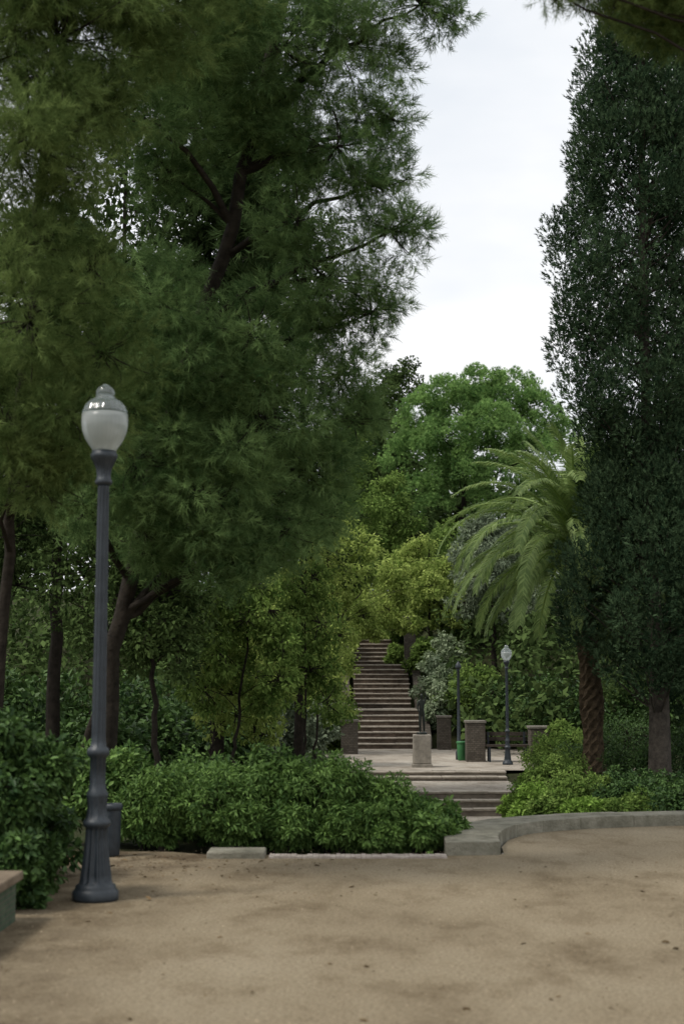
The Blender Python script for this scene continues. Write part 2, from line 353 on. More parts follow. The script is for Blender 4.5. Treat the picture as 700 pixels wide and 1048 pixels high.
for k in range(0,33,3):
    a=slice(k,k+4); R_=kr[a];L_=kl[a]; e=.004
    R_=R_[:-1]+[(R_[-1][0]*(1-e)+R_[-2][0]*e,R_[-1][1]*(1-e)+R_[-2][1]*e)]; L_=L_[:-1]+[(L_[-1][0]*(1-e)+L_[-2][0]*e,L_[-1][1]*(1-e)+L_[-2][1]*e)]
    bevel(obj("kerb_stone",ribbon("kerb_stone",R_,L_,-.1,.125+rng.uniform(-.003,.003),M_kerb),parent=kb),.008)
V=[];Fc=[];x=-.66
while x<.93:
    w_=rng.uniform(.035,.06); dz=rng.uniform(-.004,.004)
    for y0 in (13.14,13.21,13.28):
        box(V,Fc,x+.001,x+w_,y0+rng.uniform(0,.004),y0+.066,-.05,.016+dz+rng.uniform(-.003,.003))
    x+=w_+.002
obj("cobble_edging",pymesh("cobble_edging",V,Fc,M_cobble),label="low strip of pinkish pale cobbles at the sand edge",cat="edging")
V=[];Fc=[]; box(V,Fc,-1.22,-.70,13.12,13.5,-.05,.06)
bevel(obj("stone_slab",pymesh("stone_slab",V,Fc,M_kerb),label="flat grey stone slab lying at the shrub edge",cat="slab"),.015)
r_=obj("tiled_wall",None,(-2.42,9.15,0),label="low wall faced with green tiles and stone coping",cat="wall")
V=[];Fc=[]; box(V,Fc,-.30,.24,-3.2,.62,-.05,.262); obj("wall_face",pymesh("wall_face",V,Fc,M_tile),parent=r_)
V=[];Fc=[]; 
for k in range(5): box(V,Fc,-.34,.275,-3.24+k*.786,-3.24+(k+1)*.786-.008,.264,.325)
M_cop=solid("tan_coping",[(.3,(.12,.09,.062)),(.7,(.22,.175,.125))],6,.85,.4,50,0,.2)
bevel(obj("coping",pymesh("coping",V,Fc,M_cop),parent=r_),.012)
# ------------------------------------------------------------------ staircases
def flight(name,label,x0,x1,y,z,n,rise,tread,extra=.0,mr=None):
    mr=mr or M_riser
    root=obj(name,None,((x0+x1)/2,y,z),label=label,cat="stairs",group="stone stair flights up the hill")
    hw=(x1-x0)/2
    for k in range(n):
        V=[];Fc=[]; y0=k*tread; d=tread if k<n-1 else tread+extra
        box(V,Fc,-hw+.01,hw-.01,y0+.03,y0+d+.03,k*rise-.1,(k+1)*rise-.052)
        m=[0]*6; dx=rng.uniform(-.03,.03); xx=-hw+dx
        while xx<hw-.05:
            wd=min(rng.uniform(.5,.9),hw+dx-xx)
            box(V,Fc,xx,xx+wd-.006,y0+rng.uniform(-.012,.012),y0+d+.02,(k+1)*rise-.05,(k+1)*rise+rng.uniform(-.008,.004)); m+=[1]*6; xx+=wd
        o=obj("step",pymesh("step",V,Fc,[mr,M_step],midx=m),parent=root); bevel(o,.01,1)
    return root
flight("stone_staircase","short flight of three worn stone steps",-.6,3.75,30.0,-1.2,3,.15,.36,0,M_riser2)
flight("stone_staircase.001","low flight of two worn stone steps",-.6,3.9,33.95,-.75,2,.1,.36,0,M_riser2)
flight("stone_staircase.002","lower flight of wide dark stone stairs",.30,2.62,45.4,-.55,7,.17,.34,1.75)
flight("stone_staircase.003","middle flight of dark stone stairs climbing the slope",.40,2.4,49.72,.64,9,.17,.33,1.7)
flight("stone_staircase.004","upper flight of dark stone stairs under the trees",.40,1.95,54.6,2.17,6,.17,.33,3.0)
for xx in (.12,2.68):
    V=[];Fc=[]
    pr=[(45.2,-.3),(48,.85),(49.8,.9),(52.8,2.35),(54.8,2.45),(57,3.4)]
    for y,z in pr: V+=[(xx-.14,y,z-1.3),(xx+.14,y,z-1.3),(xx+.14,y,z),(xx-.14,y,z)]
    for i in range(len(pr)-1):
        for k in range(4): Fc.append((i*4+k,i*4+(k+1)%4,(i+1)*4+(k+1)%4,(i+1)*4+k))
    Fc+=[(3,2,1,0),tuple(len(V)-4+k for k in range(4))]
    obj("stair_wall",pymesh("stair_wall",V,Fc,M_brick),label="sloping low stone wall flanking the stairs",cat="wall",group="stair side walls")
def pier(x,y,z,w,h,label):
    root=obj("stone_pier",None,(x,y,z),label=label,cat="pier",group="stone piers around the plaza")
    V=[];Fc=[]; box(V,Fc,-w/2,w/2,-w/2,w/2,-.6,h-.07); bevel(obj("shaft",pymesh("shaft",V,Fc,M_brick),parent=root),.012)
    V=[];Fc=[]; e=w/2+.03; box(V,Fc,-e,e,-e,e,h-.068,h); bevel(obj("cap",pymesh("cap",V,Fc,M_capst),parent=root),.015)
pier(.22,42.4,-.55,.5,1.0,"square stone pier with flat cap beside the stairs")
pier(-.28,44,-.55,.42,.75,"low square stone pier half hidden by shrubs")
pier(3.18,45.0,-.55,.42,1.05,"square stone pier with flat cap at the stair foot")
pier(3.55,38.5,-.55,.5,1.08,"square stone pier with flat cap near the green bin")
pier(5.2,38.0,-.55,.55,.95,"square stone pier with flat cap beside the bench")
pier(2.52,53.2,1.9,.42,2.05,"tall slender stone pillar near the top of the stairs")
root=obj("park_bench",None,(4.38,38.3,-.55),label="dark slatted park bench on the sandy plaza",cat="bench")
V=[];Fc=[]
for k in range(4): box(V,Fc,-.56,.56,-.22+k*.115,-.125+k*.115,.40,.45)
obj("seat",pymesh("seat",V,Fc,M_wood),parent=root)
V=[];Fc=[]
for k in range(2): box(V,Fc,-.56,.56,.25+k*.02,.275+k*.02,.54+k*.13,.64+k*.13)
obj("backrest",pymesh("backrest",V,Fc,M_wood),parent=root)
for sx in (-.48,.48):
    V=[];Fc=[]; box(V,Fc,sx-.025,sx+.025,-.2,-.15,0,.40); box(V,Fc,sx-.025,sx+.025,.2,.25,0,.77); box(V,Fc,sx-.025,sx+.025,-.148,.198,.35,.398)
    obj("leg",pymesh("leg",V,Fc,M_iron),parent=root)
root=obj("litter_bin",None,(3.22,38.9,-.55),label="small green metal litter bin on the plaza",cat="bin"); root.scale=(.85,.85,.9)
obj("bin_body",lathe("bin_body",[(.11,0),(.13,.03),(.15,.5),(.15,.52)],20,M_green),parent=root)
obj("rim",lathe("rim",[(.162,.5),(.168,.51),(.168,.55),(.15,.57)],20,M_green),parent=root)
root=obj("sign_post",None,(3.18,39.3,-.55),label="slim dark iron post standing on the plaza",cat="post")
obj("shaft",lathe("shaft",[(.09,0),(.09,.2),(.05,.26),(.04,1.4),(.035,2.4),(.05,2.42),(.05,2.46)],16,M_iron),parent=root)
obj("cap",lathe("cap",[(.07,2.461),(.085,2.5),(.07,2.57),(.02,2.64),(.004,2.67)],16,M_iron),parent=root)
root=obj("litter_bin.001",None,tuple(at(115,872,13.3)*np.array([1,1,0])),label="dark grey cylindrical litter bin beside the shrubs",cat="bin"); root.scale=(.8,.8,.97)
obj("bin_body",lathe("bin_body",[(.07,0),(.085,.02),(.09,.1),(.1,.44),(.1,.45)],24,M_iron),parent=root)
obj("rim",lathe("rim",[(.105,.43),(.115,.44),(.115,.475),(.1,.49),(.085,.49),(.085,.40)],24,M_iron),parent=root)
# ------------------------------------------------------------------ street lamps
post_prof=[(.165,0),(.168,.02),(.168,.06),(.155,.075),(.145,.09),(.145,.105),(.122,.12),(.116,.14),(.112,.18),(.098,.28),(.086,.40),(.080,.50),(.080,.52),(.098,.53),(.103,.55),(.098,.57),(.080,.585),(.074,.62),(.070,.68),(.078,.74),(.080,.76),(.064,.79),(.058,.84),(.060,1.02),(.078,1.035),(.084,1.06),(.078,1.085),(.060,1.10),(.055,1.14),(.053,1.2),(.050,1.8),(.046,2.6),(.044,3.02),(.044,3.04)]
me_post=lathe("post",post_prof,96,M_iron,[(.13,.50,12,.20),(.60,.70,12,.12),(.84,1.02,10,.16),(1.14,3.02,10,.20)])
me_col=lathe("collar",[(.048,3.041),(.062,3.05),(.066,3.07),(.055,3.09),(.052,3.12),(.060,3.17),(.085,3.22),(.100,3.25),(.102,3.275),(.092,3.285),(.092,3.30)],48,M_iron,[(3.12,3.22,12,.18)])
me_globe=lathe("lamp_globe",[(.088,3.302),(.099,3.322),(.124,3.355),(.150,3.40),(.168,3.45),(.176,3.50),(.177,3.545),(.172,3.585)],96,M_glass,[(3.32,3.56,32,.02)])
me_cap=lathe("lamp_cap",[(.172,3.587),(.168,3.605),(.155,3.640),(.134,3.668),(.106,3.690),(.084,3.702),(.072,3.712),(.070,3.732)],96,M_cap,[(3.60,3.70,24,.06)])
me_fin=lathe("finial",[(.071,3.734),(.073,3.745),(.069,3.765),(.055,3.787),(.034,3.802),(.018,3.812),(.004,3.818)],24,M_cap)
def lamp(name,loc,s,label):
    root=obj(name,None,loc,label=label,cat="street lamp",group="park street lamps"); root.scale=(s,)*3
    for nm,me in (("post",me_post),("collar",me_col),("lamp_globe",me_globe),("lamp_cap",me_cap),("finial",me_fin)): obj(nm,me,parent=root)
    return root
lp=at(98,920,10.7); lamp("street_lamp",(lp[0],lp[1],0),1.008,"tall dark cast iron street lamp with milky glass globe")
lamp("street_lamp.001",(4.24,37,-.55),.80,"dark iron street lamp with white globe on the plaza")
# ------------------------------------------------------------------ statue
root=obj("bronze_statue",None,(1.99,36.0,.262),label="small dark bronze figure standing on a stone block",cat="statue"); root.scale=(.78,.78,1)
def skin(name,pts,edges,rad,mat,parent):
    me=bpy.data.meshes.new(name); me.from_pydata(pts,edges,[]); me.materials.append(mat)
    o=obj(name,me,parent=parent); o.modifiers.new("s",'SKIN')
    for v,r in zip(me.skin_vertices[0].data,rad): v.radius=(r,r)
    me.skin_vertices[0].data[0].use_root=True
    s=o.modifiers.new("u",'SUBSURF'); s.levels=2; s.render_levels=2
    return o
pts=[(0,0,.52),(0,0,.64),(0,-.01,.78),(0,0,.86),(0,-.01,.93),(0,-.01,1.0),
 (-.05,0,.50),(-.055,-.03,.28),(-.05,0,.06),(-.05,-.06,.03),(.05,0,.50),(.07,-.01,.28),(.08,.03,.06),(.085,-.03,.03),
 (-.09,0,.80),(-.14,-.03,.66),(-.10,-.10,.55),(.09,0,.80),(.15,-.02,.90),(.12,-.06,1.03)]
ed=[(0,1),(1,2),(2,3),(3,4),(4,5),(0,6),(6,7),(7,8),(8,9),(0,10),(10,11),(11,12),(12,13),(2,14),(14,15),(15,16),(2,17),(17,18),(18,19)]
rad=[.08,.07,.085,.035,.055,.04,.06,.045,.03,.02,.06,.045,.03,.02,.04,.03,.02,.04,.03,.02]
skin("figure",pts,ed,rad,M_bronze,root)
obj("plinth",lathe("plinth",[(.17,-.01),(.17,.03),(.15,.045)],24,M_bronze),parent=root)
root=obj("stone_pedestal",None,(1.99,36.0,-.55),label="pale square stone pedestal carrying the bronze figure",cat="pedestal")
V=[];Fc=[]; box(V,Fc,-.25,.25,-.25,.25,-.05,.08); bevel(obj("base",pymesh("base",V,Fc,M_stone),parent=root),.01)
V=[];Fc=[]; box(V,Fc,-.22,.22,-.22,.22,.082,.80); bevel(obj("block",pymesh("block",V,Fc,M_stone),parent=root),.02)
# ------------------------------------------------------------------ trees
def L(*a): return [(at(px,py,Y),R) for px,py,Y,R in a]
def gz(x,y): return float(H(x,y))
b0=at(108,770,15); b0[2]=gz(b0[0],15)
tA=[b0,at(113,690,15),at(134,600,15),at(168,450,14.8),at(212,310,14.3),at(240,220,14.2),at(270,90,14.5),at(300,-60,14.5)]
make_tree("pine_tree","tall pine with a leaning brown trunk and feathery drooping needles","tree",tA,.10,.055,
 L((430,5,14,.5),(345,50,14.2,.85),(345,150,14,.66),(270,140,14.4,.75),(398,236,14,.46),(335,285,14.2,.7),(255,340,13.8,.65),(345,385,14.6,.55),(265,430,14.1,.8),(190,390,13.8,.75),(165,300,13.4,.55),(215,55,13.7,.85),(315,480,14.6,.6),(215,510,14.1,.75),(140,470,13.8,.65),(290,545,14.6,.45),(150,545,14.6,.5),(370,-60,14.5,.9),(260,-60,14,1.1),(400,120,14.2,.36),(230,575,14.3,.45),(120,380,13.6,.55),(130,120,13.4,.8),(90,520,14,.45),(290,50,13.8,.65),(305,225,13.9,.5),(362,430,14.8,.4),(175,180,14.2,.45),(335,530,15.2,.35),(380,320,14.4,.35),(385,190,14.2,.4)),
 'needle',M_pine,M_barkd,m=24,per=36,size=.175,cr=(.18,.38),inner=.3,flat=.5,droop=.35,limb=.6)
b1=at(2,760,13); b1[2]=gz(b1[0],13)
tB=[b1,at(4,640,13),at(14,500,12.8),at(30,330,12.4),at(50,150,12),at(80,-40,12)]
make_tree("pine_tree.001","pine with thin dark trunk and olive needle clusters","tree",tB,.06,.03,
 L((60,40,11.0,.95),(15,150,10.8,.65),(130,-5,11.6,.8),(30,330,11.2,.7),(70,430,11.6,.6),(5,430,11.5,.6),(95,275,11.8,.4),(180,-30,12,.9),(105,360,11.8,.5),(20,-40,11,.9),(60,175,11.3,.42),(20,80,11,.7),(30,250,11.2,.42),(40,490,11.8,.4),(100,115,11.5,.5)),
 'needle',M_pine2,M_barkd,m=26,per=40,size=.155,cr=(.2,.38),inner=.25,flat=.55,droop=.4,limb=.5)
make_tree("pine_tree.002","pine whose low branches hang over the sandy terrace","tree",[np.array([5.2,10.5,0]),np.array([5.1,10.4,3.]),np.array([4.9,10.2,6.]),np.array([4.6,10,9.])],.18,.06,
 L((590,-12,9.4,.18),(630,-4,9.6,.22),(665,0,9.8,.26),(700,8,9.9,.32),(562,-12,9.3,.14),(620,-60,9.6,.5),(720,-40,10,.7)),
 'needle',M_pine2,M_barkd,m=20,per=22,size=.13,cr=(.25,.45),inner=.2,flat=.6,droop=.5,limb=.15)
# cypress
def cypress(name,label,x,y,prof,n,per,size,zt):
    z0=gz(x,y); base=np.array([x,y,z0]); cl=[]
    zs=[p[0] for p in prof]; rs=[p[1] for p in prof]
    for k in range(n):
        z=rng.uniform(zs[0],zs[-1]); a=rng.uniform(0,2*math.pi); R=np.interp(z,zs,rs)
        R*=1+.08*math.sin(3*a+z*1.3)+.07*math.sin(5*a-z*2.1)+rng.uniform(-.18,.05)
        q=R*(1-.55*rng.uniform(0,1)**2.4)
        cl.append((np.array([x+q*math.cos(a),y+q*math.sin(a),z0+z]),rng.uniform(.18,.36)))
    P,D,N,S,t=clump_points(cl,per,size,'tuft',1.3)
    root=obj(name,None,tuple(base),label=label,cat="tree",group="tall cypresses")
    segs=[(smoothpath([(0,0,-.2),(.03,0,2.),(-.05,.05,5),(0,0,zt*.9)],16),np.linspace(.22,.04,16))]
    for c,r in cl[::4]:
        c=c-base; s=np.array([0,0,max(.8,c[2]-.8)]); segs.append((smoothpath([s,(s+c)/2+np.array([0,0,-.1]),c],4),np.linspace(.025,.008,4)))
    obj("trunk",tubes("trunk",segs,M_barkc),parent=root)
    obj("crown",leafmesh("crown",P-base,D,N,S,t,'tuft',M_cyp),parent=root)
cypress("cypress_tree","huge dark green cypress with bare grey-brown lower trunk",5.25,24,[(1.9,.9),(2.6,1.5),(3.5,1.58),(4.1,1.3),(4.5,.92),(5.8,.92),(6.6,1.38),(8,1.5),(9.5,1.45),(11.2,1.18),(13,.85),(15,.2)],960,98,.098,15)
cypress("cypress_tree.001","dark cypress standing behind another cypress",7.2,26.5,[(1.5,1.2),(3,1.6),(8,1.75),(12,1.45),(16,.8),(18,.2)],460,80,.13,17)
# umbrella pine
c0=at(478,640,70); tb=np.array([c0[0],70,gz(c0[0],70)])
make_tree("umbrella_pine","broad umbrella pine with bright green rounded crown","tree",[tb,at(478,580,70),at(474,530,70),at(480,470,70),at(486,420,70)],.22,.06,
 L((430,428,69,1.25),(455,408,69,1.25),(490,400,70,1.35),(525,402,71,1.25),(548,424,70,1.25),(420,468,69,1.3),(455,450,68,1.4),(500,440,68,1.5),(545,470,69,1.4),(470,490,68.5,1.4),(515,490,68.5,1.4),(427,505,69.5,1.1),(445,518,69,.9),(550,505,70,1.0),(495,518,69,1.0),(575,450,71,1.25),(480,430,71,1.9),(530,450,71,1.8),(440,465,71,1.8),(490,480,71,1.8),(470,420,70,1.4),(510,415,70.5,1.4)),
 'puff',M_umb,M_barkd,m=38,per=46,size=.17,cr=(.22,.32),inner=.85,flat=.85,droop=-.3,lowcut=-.4,twigs=False)
def broad(name,label,px,Y,toppy,botpy,halfw,mat,n=9,R=None,m=18,per=60,size=None,r0=.12,bark=M_barkd,kind=None,lean=0,group=None,droop=0.,cr=(.22,.4),inner=.35):
    x=at(px,700,Y)[0]; z0=gz(x,Y); zt=at(px,toppy,Y)[2]; zb=max(at(px,botpy,Y)[2],z0+.3); k=Y/F; hw=halfw*k
    kind=kind or ('chip' if Y>26 else 'broad')
    R=R or hw*.5; lob=[]
    for i in range(n):
        u=(i+.5)/n; z=zb+R*.5+(zt-zb-R*1.3)*u; sh=math.sin(math.pi*min(1,.25+u*.75))**.6
        a=i*2.4+rng.uniform(0,1); q=(hw-R*.6)*sh*rng.uniform(.5,1.)
        lob.append((np.array([x+lean*(z-z0)+q*math.cos(a),Y+q*math.sin(a)*.8,z]),R*rng.uniform(.75,1.15)))
    size=size or max(.075,4.0*k)
    tr=[np.array([x,Y,z0]),np.array([x+lean*.5*(zb-z0)+rng.uniform(-.1,.1),Y,z0+(zb-z0)*.6]),np.array([x+lean*(zb-z0),Y,zb+.2]),np.array([x+lean*(zt-z0)*.8,Y,zb+(zt-zb)*.8])]
    return make_tree(name,label,"tree",tr,r0,r0*.25,lob,kind,mat,bark,m=m,per=per,size=size,group=group,droop=droop,cr=cr,inner=inner)
G="dense park trees"
lo="dark evergreen oak with dense small leaves"
lp_="tall dark pine with dense needle clumps"
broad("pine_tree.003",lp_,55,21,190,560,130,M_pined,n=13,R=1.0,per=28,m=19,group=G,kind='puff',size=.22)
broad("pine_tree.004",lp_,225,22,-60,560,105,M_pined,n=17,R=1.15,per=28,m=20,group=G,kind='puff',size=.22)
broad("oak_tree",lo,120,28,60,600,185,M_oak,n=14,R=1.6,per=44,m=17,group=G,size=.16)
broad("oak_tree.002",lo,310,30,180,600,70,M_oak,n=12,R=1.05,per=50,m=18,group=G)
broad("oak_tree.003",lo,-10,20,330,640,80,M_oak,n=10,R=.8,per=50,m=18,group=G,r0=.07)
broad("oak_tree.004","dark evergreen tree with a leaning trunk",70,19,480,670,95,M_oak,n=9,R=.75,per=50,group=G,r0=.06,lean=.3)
broad("oak_tree.005","slender dark tree in the shade",165,18,520,690,70,M_oak,n=10,R=.55,per=44,group=G,r0=.05,lean=-.06)  # darker leaf colour stands in for deep understory shade
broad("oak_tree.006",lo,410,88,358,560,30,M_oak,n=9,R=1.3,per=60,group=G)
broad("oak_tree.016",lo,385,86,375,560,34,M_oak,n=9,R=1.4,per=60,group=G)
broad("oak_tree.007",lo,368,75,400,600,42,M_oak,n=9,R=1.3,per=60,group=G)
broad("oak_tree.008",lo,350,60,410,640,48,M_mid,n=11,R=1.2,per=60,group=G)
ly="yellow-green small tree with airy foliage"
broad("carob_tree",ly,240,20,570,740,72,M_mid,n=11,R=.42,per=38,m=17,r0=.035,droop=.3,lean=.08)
broad("carob_tree.001","yellow-green small tree beside the stairs",325,30,540,740,55,M_yel,n=12,R=.5,per=34,m=15,r0=.04,droop=.3)
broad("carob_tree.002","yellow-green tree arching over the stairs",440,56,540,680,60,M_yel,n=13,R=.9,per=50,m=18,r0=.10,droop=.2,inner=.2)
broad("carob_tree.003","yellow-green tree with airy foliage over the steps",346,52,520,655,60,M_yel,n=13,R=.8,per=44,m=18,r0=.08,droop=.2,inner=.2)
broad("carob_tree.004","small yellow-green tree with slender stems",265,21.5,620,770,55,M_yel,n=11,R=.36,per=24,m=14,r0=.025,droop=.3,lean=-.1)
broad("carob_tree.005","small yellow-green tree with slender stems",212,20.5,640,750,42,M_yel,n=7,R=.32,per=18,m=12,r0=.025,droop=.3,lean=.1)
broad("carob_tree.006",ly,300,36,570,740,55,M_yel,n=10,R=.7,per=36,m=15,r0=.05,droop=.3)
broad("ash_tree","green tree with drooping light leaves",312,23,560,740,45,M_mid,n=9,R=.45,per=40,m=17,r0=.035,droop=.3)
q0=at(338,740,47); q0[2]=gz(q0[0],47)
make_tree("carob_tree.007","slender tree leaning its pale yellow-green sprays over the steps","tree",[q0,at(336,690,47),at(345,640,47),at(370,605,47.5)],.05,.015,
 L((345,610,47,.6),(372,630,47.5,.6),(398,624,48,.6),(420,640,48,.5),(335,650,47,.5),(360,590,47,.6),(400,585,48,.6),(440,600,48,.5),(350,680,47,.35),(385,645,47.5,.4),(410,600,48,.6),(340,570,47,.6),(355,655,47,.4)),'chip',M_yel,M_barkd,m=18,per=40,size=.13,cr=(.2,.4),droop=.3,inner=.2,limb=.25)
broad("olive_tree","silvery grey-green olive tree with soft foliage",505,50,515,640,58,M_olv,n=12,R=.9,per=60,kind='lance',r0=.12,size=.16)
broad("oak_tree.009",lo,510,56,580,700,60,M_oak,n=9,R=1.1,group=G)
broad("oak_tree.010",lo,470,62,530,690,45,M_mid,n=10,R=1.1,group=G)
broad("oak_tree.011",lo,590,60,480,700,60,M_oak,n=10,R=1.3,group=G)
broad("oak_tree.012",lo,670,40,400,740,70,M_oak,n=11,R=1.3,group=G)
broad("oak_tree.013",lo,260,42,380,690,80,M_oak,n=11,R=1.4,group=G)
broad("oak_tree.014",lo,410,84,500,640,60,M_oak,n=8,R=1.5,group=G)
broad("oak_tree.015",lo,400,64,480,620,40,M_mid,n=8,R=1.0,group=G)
# palm
pc=at(592,562,26.5); px0=at(606,700,26.5)[0]; pb=np.array([px0,26.5,gz(px0,26.5)])
root=obj("palm_tree",None,tuple(pb),label="canary palm with long arching yellow-green fronds",cat="tree")
h=pc[2]-pb[2]; sx_=pc[0]-pb[0]
V=[];Fc=[];seg=16;nr=44
for i in range(nr+1):
    z=-.1+(h+.1)*i/nr
    for j in range(seg):
        a=2*math.pi*(j+.5*(i%2))/seg; rr=.18+.025*math.sin(i*.5)+(.035 if (i+j)%2 else -.01)+(.07 if i>nr-6 else 0); V.append((sx_*(i/nr)**2+rr*math.cos(a),rr*math.sin(a),z))
for i in range(nr):
    for j in range(seg): Fc.append((i*seg+j,i*seg+(j+1)%seg,(i+1)*seg+(j+1)%seg,(i+1)*seg+j))
Fc.append(tuple(nr*seg+j for j in range(seg)))
obj("trunk",pymesh("trunk",V,Fc,M_palmt),parent=root)
def frond_mesh(e0,bend,Ln):
    n=26; t=np.linspace(0,1,n); ang=math.radians(e0)-math.radians(bend)*t**1.3; ds=Ln/(n-1)
    X=np.concatenate([[0],np.cumsum(np.cos(ang[:-1])*ds)]); Z=np.concatenate([[0],np.cumsum(np.sin(ang[:-1])*ds)])
    V=[];Fc=[];T_=[]
    def quad(a,b,c,d,tt):
        k=len(V); V.extend([a,b,c,d]); Fc.append((k,k+1,k+2,k+3)); T_.extend([tt]*4)
    for i in range(n-1):
        w0=.03*(1-t[i])+.008; w1=.03*(1-t[i+1])+.008; a=np.array([X[i],0,Z[i]]);b=np.array([X[i+1],0,Z[i+1]])
        quad(a+[0,w0,0],a-[0,w0,0],b-[0,w1,0],b+[0,w1,0],1); quad(a+[0,0,-w0],a+[0,0,w0],b+[0,0,w1],b+[0,0,-w1],1)
    m=96
    for i in range(m):
        u=.08+.92*i/(m-1); x=np.interp(u,t,X); z=np.interp(u,t,Z); an=np.interp(u,t,ang); tg=np.array([math.cos(an),0,math.sin(an)]); nn=np.array([-math.sin(an),0,math.cos(an)])
        ll=(.10+.27*math.sin(math.pi*min(1,u*.82+.14))**.9)*rng.uniform(.9,1.08)
        for s in (-1,1):
            d=unit(tg*.85+np.array([0,s*.8,0])+nn*rng.uniform(.0,.3)); p=np.array([x,0,z]); mid=p+d*ll*.5; tip=mid+unit(d+np.array([0,0,-.7]))*ll*.5; wv=unit(np.cross(d,nn))*.010
            tt=rng.uniform(.1,.8); quad(p-wv,p+wv,mid+wv*1.2,mid-wv*1.2,tt); quad(mid-wv*1.2,mid+wv*1.2,tip+wv*.15,tip-wv*.15,tt)
    return mesh_np("frond",np.array(V),np.array(Fc),M_palm,T_)
cls=[(88,45,2.5,8),(76,85,2.8,11),(60,112,3.0,12),(44,120,3.1,12),(24,108,3.0,12),(4,85,2.9,11),(-18,60,2.4,8)]
for e,bd,ln,cnt in cls:
    mes=[frond_mesh(e+rng.uniform(-4,4),bd+rng.uniform(-6,6),ln*rng.uniform(.94,1.06)) for _ in range(2)]
    for k in range(cnt):
        a=2*math.pi*(k+rng.uniform(-.3,.3))/cnt+e
        obj("frond",mes[k%2],(sx_+0.1*math.cos(a),.1*math.sin(a),h-.05),parent=root,rot=(rng.uniform(-.1,.1),rng.uniform(-.1,.1),a))
# ------------------------------------------------------------------ shrubs
def shrub(name,label,x,y,rx,h,mat,per=52,size=.09,kind='broad',n=6,m=20,group=None,z=None,ry=None):
    z0=gz(x,y) if z is None else z; ry=ry or rx; R=min(rx,h)*.52; lob=[]
    for i in range(n):
        a=i*2.4; q=rng.uniform(.35,.9); zz=z0+R*.45+(h-R*1.45)*((i*.37)%1.0)
        if i==0: q=0; zz=z0+h-R*.9
        lob.append((np.array([x+(rx-R*.7)*q*math.cos(a),y+(ry-R*.7)*q*math.sin(a),zz]),R*rng.uniform(.8,1.1)))
    tr=[np.array([x,y,z0]),np.array([x,y+.02,z0+h*.3]),np.array([x+.02,y,z0+h*.6])]
    return make_tree(name,label,"shrub",tr,.03,.012,lob,kind,mat,M_barkd,m=m,per=per,size=size,group=group,tn="stem",cn="foliage",twigs=True,wob=.005,inner=.3,skipz=z0+.01,flat=.85)
g="evergreen shrubs lining the terrace"
shrub("laurel_shrub","dark glossy broad-leaved shrub beside the tiled wall",-2.58,10.75,.60,1.30,M_laud,per=86,size=.066,n=9,m=26,group=g,z=0)
shrub("laurel_shrub.001","dark glossy shrub behind the street lamp",-2.75,11.8,.7,1.2,M_laud,per=66,size=.075,n=8,m=24,group=g,z=0)
shrub("laurel_shrub.002","low dark glossy shrub growing over a low wall",-2.3,10.25,.31,.55,M_laud,per=60,size=.06,n=5,m=20,group=g,z=0)
hs=[(-2.45,14.6,.6,1.05),(-1.95,14.3,.55,.80),(-1.25,14.2,.6,.85),(-.70,14.4,.55,.95),(-.15,14.3,.6,1.0),(.35,14.2,.5,.72),(.70,14.0,.38,.42),(-.35,15.2,.7,1.2),(.35,15.2,.6,.95),(-1.5,15.4,.8,1.0),(-1.0,13.95,.35,.50),(.0,13.9,.35,.50),(.80,14.5,.42,.46),(-1.75,14.05,.35,.6),(-.5,13.95,.3,.42),(.4,13.82,.28,.34),(.92,14.1,.26,.24),(1.0,14.6,.3,.30)]
for k,(x,y,r,h_) in enumerate(hs):
    shrub("hedge_shrub"+("" if k==0 else ".%03d"%k),"leafy mid-green evergreen shrub at the edge of the sand",x,y,r,h_,M_lau,per=72,size=.060,kind='broad' if k%3==0 else 'lance',n=6,m=20,group=g,z=0 if y<15 else gz(x,y))
for k,(x,y,r,h_) in enumerate([(1.0,16.6,.5,.9),(.55,17.5,.6,1.3),(.1,19,.8,1.6),(.55,22,.7,1.1),(.0,26,1.0,1.3)]):
    shrub("border_shrub"+("" if k==0 else ".%03d"%k),"rounded green shrub beside the sunken path",x,y,r,h_,M_lau,per=40,size=.09,kind='lance',n=6,m=18,group=g)
g2="low shrubs under the cypress"
rs=[(545,19.8,.42,.60,M_brt),(562,21.5,.5,.68,M_mid),(540,24.5,.42,.7,M_brt),(596,18.2,.42,.32,M_brt),(634,19.5,.5,.46,M_laud),(678,19.3,.55,.55,M_laud),(570,24,.6,.7,M_mid),(528,28,.45,.8,M_brt),(655,25,.9,.8,M_laud),(612,29,.9,1.0,M_laud),(700,27,1.1,1.1,M_laud),(565,30,.8,1.0,M_mid),(566,18.4,.34,.38,M_mid),(622,18.2,.35,.30,M_mid),(655,18.4,.42,.38,M_mid),(700,18.2,.5,.45,M_laud),(585,20.5,.45,.5,M_mid),(612,21.5,.45,.42,M_mid),(735,19,.6,.6,M_mid),(640,31,1.2,1.5,M_laud),(538,18.4,.28,.36,M_brt),(528,22,.35,.55,M_brt),(645,21.5,.6,.55,M_laud)]
for k,(p,y,r,h_,mt) in enumerate(rs):
    x=at(p,800,y)[0]
    shrub("garden_shrub"+("" if k==0 else ".%03d"%k),{id(M_brt):"bright green low shrub on dark soil",id(M_mid):"green rounded shrub beside the path",id(M_laud):"dark glossy shrub under the cypress"}[id(mt)],x,y,r,h_,mt,per=54,size=.050,n=6,m=17,group=g2)
g3="shrubs flanking the stairs"
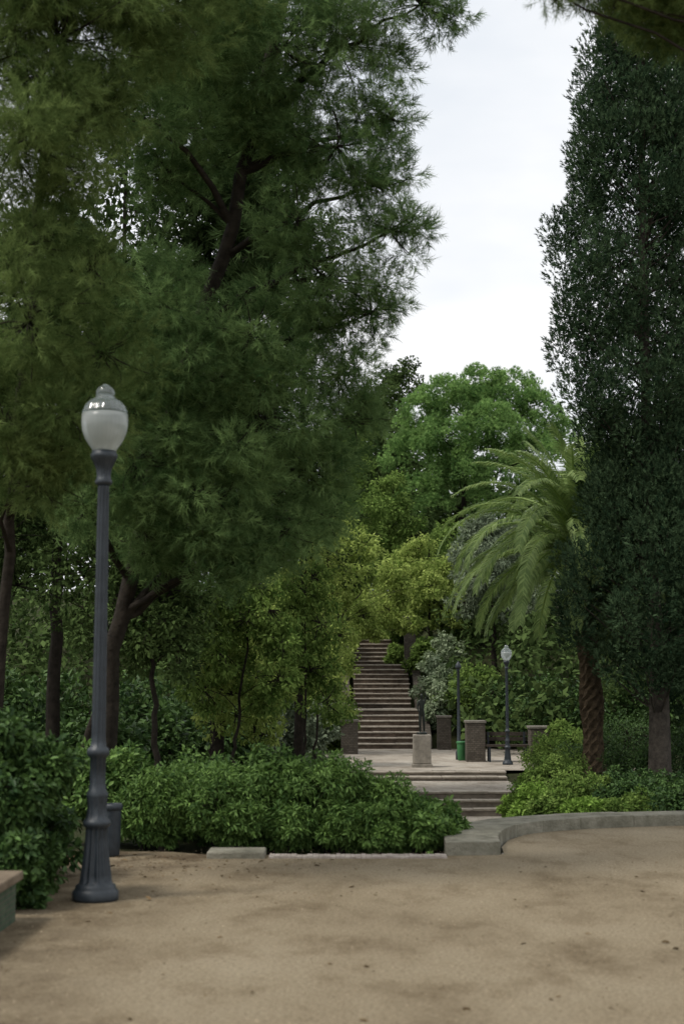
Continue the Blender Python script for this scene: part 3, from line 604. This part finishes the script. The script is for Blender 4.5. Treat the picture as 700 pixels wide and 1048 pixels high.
ss=[(450,46.6,.7,1.5,M_grey),(447,48.5,.8,1.9,M_grey),(455,50.5,.9,2.0,M_grey),(434,52,.8,1.8,M_mid),(330,43,1.2,1.9,M_mid),(300,40,1.3,2.4,M_mid),(338,49,.9,2.4,M_mid),(343,55,.9,2.2,M_yel),(415,57,1.,1.6,M_mid),(480,46.5,1.2,2.2,M_mid),(520,45.5,1.3,2.4,M_laud),(560,44,1.3,2.6,M_laud),(600,43,1.4,2.6,M_laud),(260,36,1.3,2.2,M_mid),(200,30,1.5,2.0,M_laud),(130,27,1.5,2.2,M_laud),(60,25,1.5,2.2,M_laud),(0,23,1.4,2.2,M_laud),(390,61,1.6,2.0,M_yel),(300,31,.9,2.3,M_olv),(325,34,.8,2.0,M_olv),(235,27,1.0,1.5,M_laud),(160,24,1.0,1.4,M_laud),(100,22,1.0,1.4,M_laud),(650,42,1.5,3,M_laud),(700,40,1.5,3,M_laud),(342,43.5,.5,1.0,M_mid),(575,37.2,.7,1.2,M_mid),(405,54.8,.5,1.1,M_mid)]  # some left shrubs take the dark leaf colour as painted understory shade
for k,(p,y,r,h_,mt) in enumerate(ss):
    x=at(p,700,y)[0]
    shrub("slope_shrub"+("" if k==0 else ".%03d"%k),{id(M_grey):"pale grey-green creeper mound beside the stairs",id(M_mid):"green shrub beside the stone stairs",id(M_laud):"dark dense shrub in the shade",id(M_yel):"yellow-green shrub at the stair top",id(M_olv):"silvery soft-leaved shrub in the undergrowth"}[id(mt)],x,y,r,h_,mt,per=42,size=.13,kind='chip',n=8,m=15,group=g3)
def mass(name,label,n,yr,xr,top,per,size,mat,rr,excl=None):
    cl=[]
    for k in range(n):
        y=rng.uniform(*yr); x=rng.uniform(*xr)
        if excl and excl[0]<x<excl[1]: continue
        z0=gz(x,y); cl.append((np.array([x,y,z0+rng.uniform(0,1)**.7*top(x,z0)]),rng.uniform(*rr)))
    P,D,N,S,t=clump_points(cl,per,size,'chip',.8)
    obj(name,leafmesh(name,P,D,N,S,t,'chip',mat),label=label,cat="undergrowth",kind="stuff")
mass("undergrowth","dense dark leafy undergrowth covering the slope",600,(42,58),(-14,14),lambda x,z:2.6+.8*math.sin(x*1.3),40,.28,M_oak,(.5,.9),(-1.0,3.6))
mass("far_wood","distant dark wooded hillside behind the park",1000,(92,108),(-32,32),lambda x,z:max(2,15.5+1.5*math.sin(x*.35)+(1.0 if 2<x<5.6 else 0)-z),40,.65,M_oak,(1.0,1.8))
# fallen leaves and grit
M_fall=leafmat("fallen_leaf",(.04,.028,.015),(.16,.11,.06),.05)
n=600; P=np.zeros((n,3)); 
P[:,1]=rng.uniform(6,13.3,n); P[:,0]=rng.uniform(-1,1,n)*P[:,1]*.27
k=n*3//5; P[:k,0]=rng.normal(-1.5,.8,k); P[:k,1]=13.4-np.abs(rng.normal(0,.9,k)); P[:,2]=.006
D=rdir(n)*[1,1,.15]; N=np.tile([0,0,1.],(n,1))+rdir(n)*.3; S=rng.gamma(2.,.010,n)+.006
obj("fallen_leaves",leafmesh("fallen_leaves",P,D,N,S,rng.uniform(0,1,n),'broad',M_fall),label="small dry leaves scattered on the sand",cat="fallen leaves",kind="stuff")
M_grit=leafmat("gravel_grit",(.10,.08,.055),(.33,.27,.185),0.0)
n=22000; P=np.zeros((n,3)); P[:,1]=5.6+8.2*rng.uniform(0,1,n)**1.5; P[:,0]=rng.uniform(-1,1,n)*P[:,1]*.27
D=rdir(n)*[1,1,.1]; N=np.tile([0,0,1.],(n,1)); S=rng.gamma(2.,.0016,n)+.003
obj("gravel",leafmesh("gravel",P,D,N,S,rng.uniform(0,1,n),'pebble',M_grit),label="fine loose grit lying on the compacted sand",cat="gravel",kind="stuff")
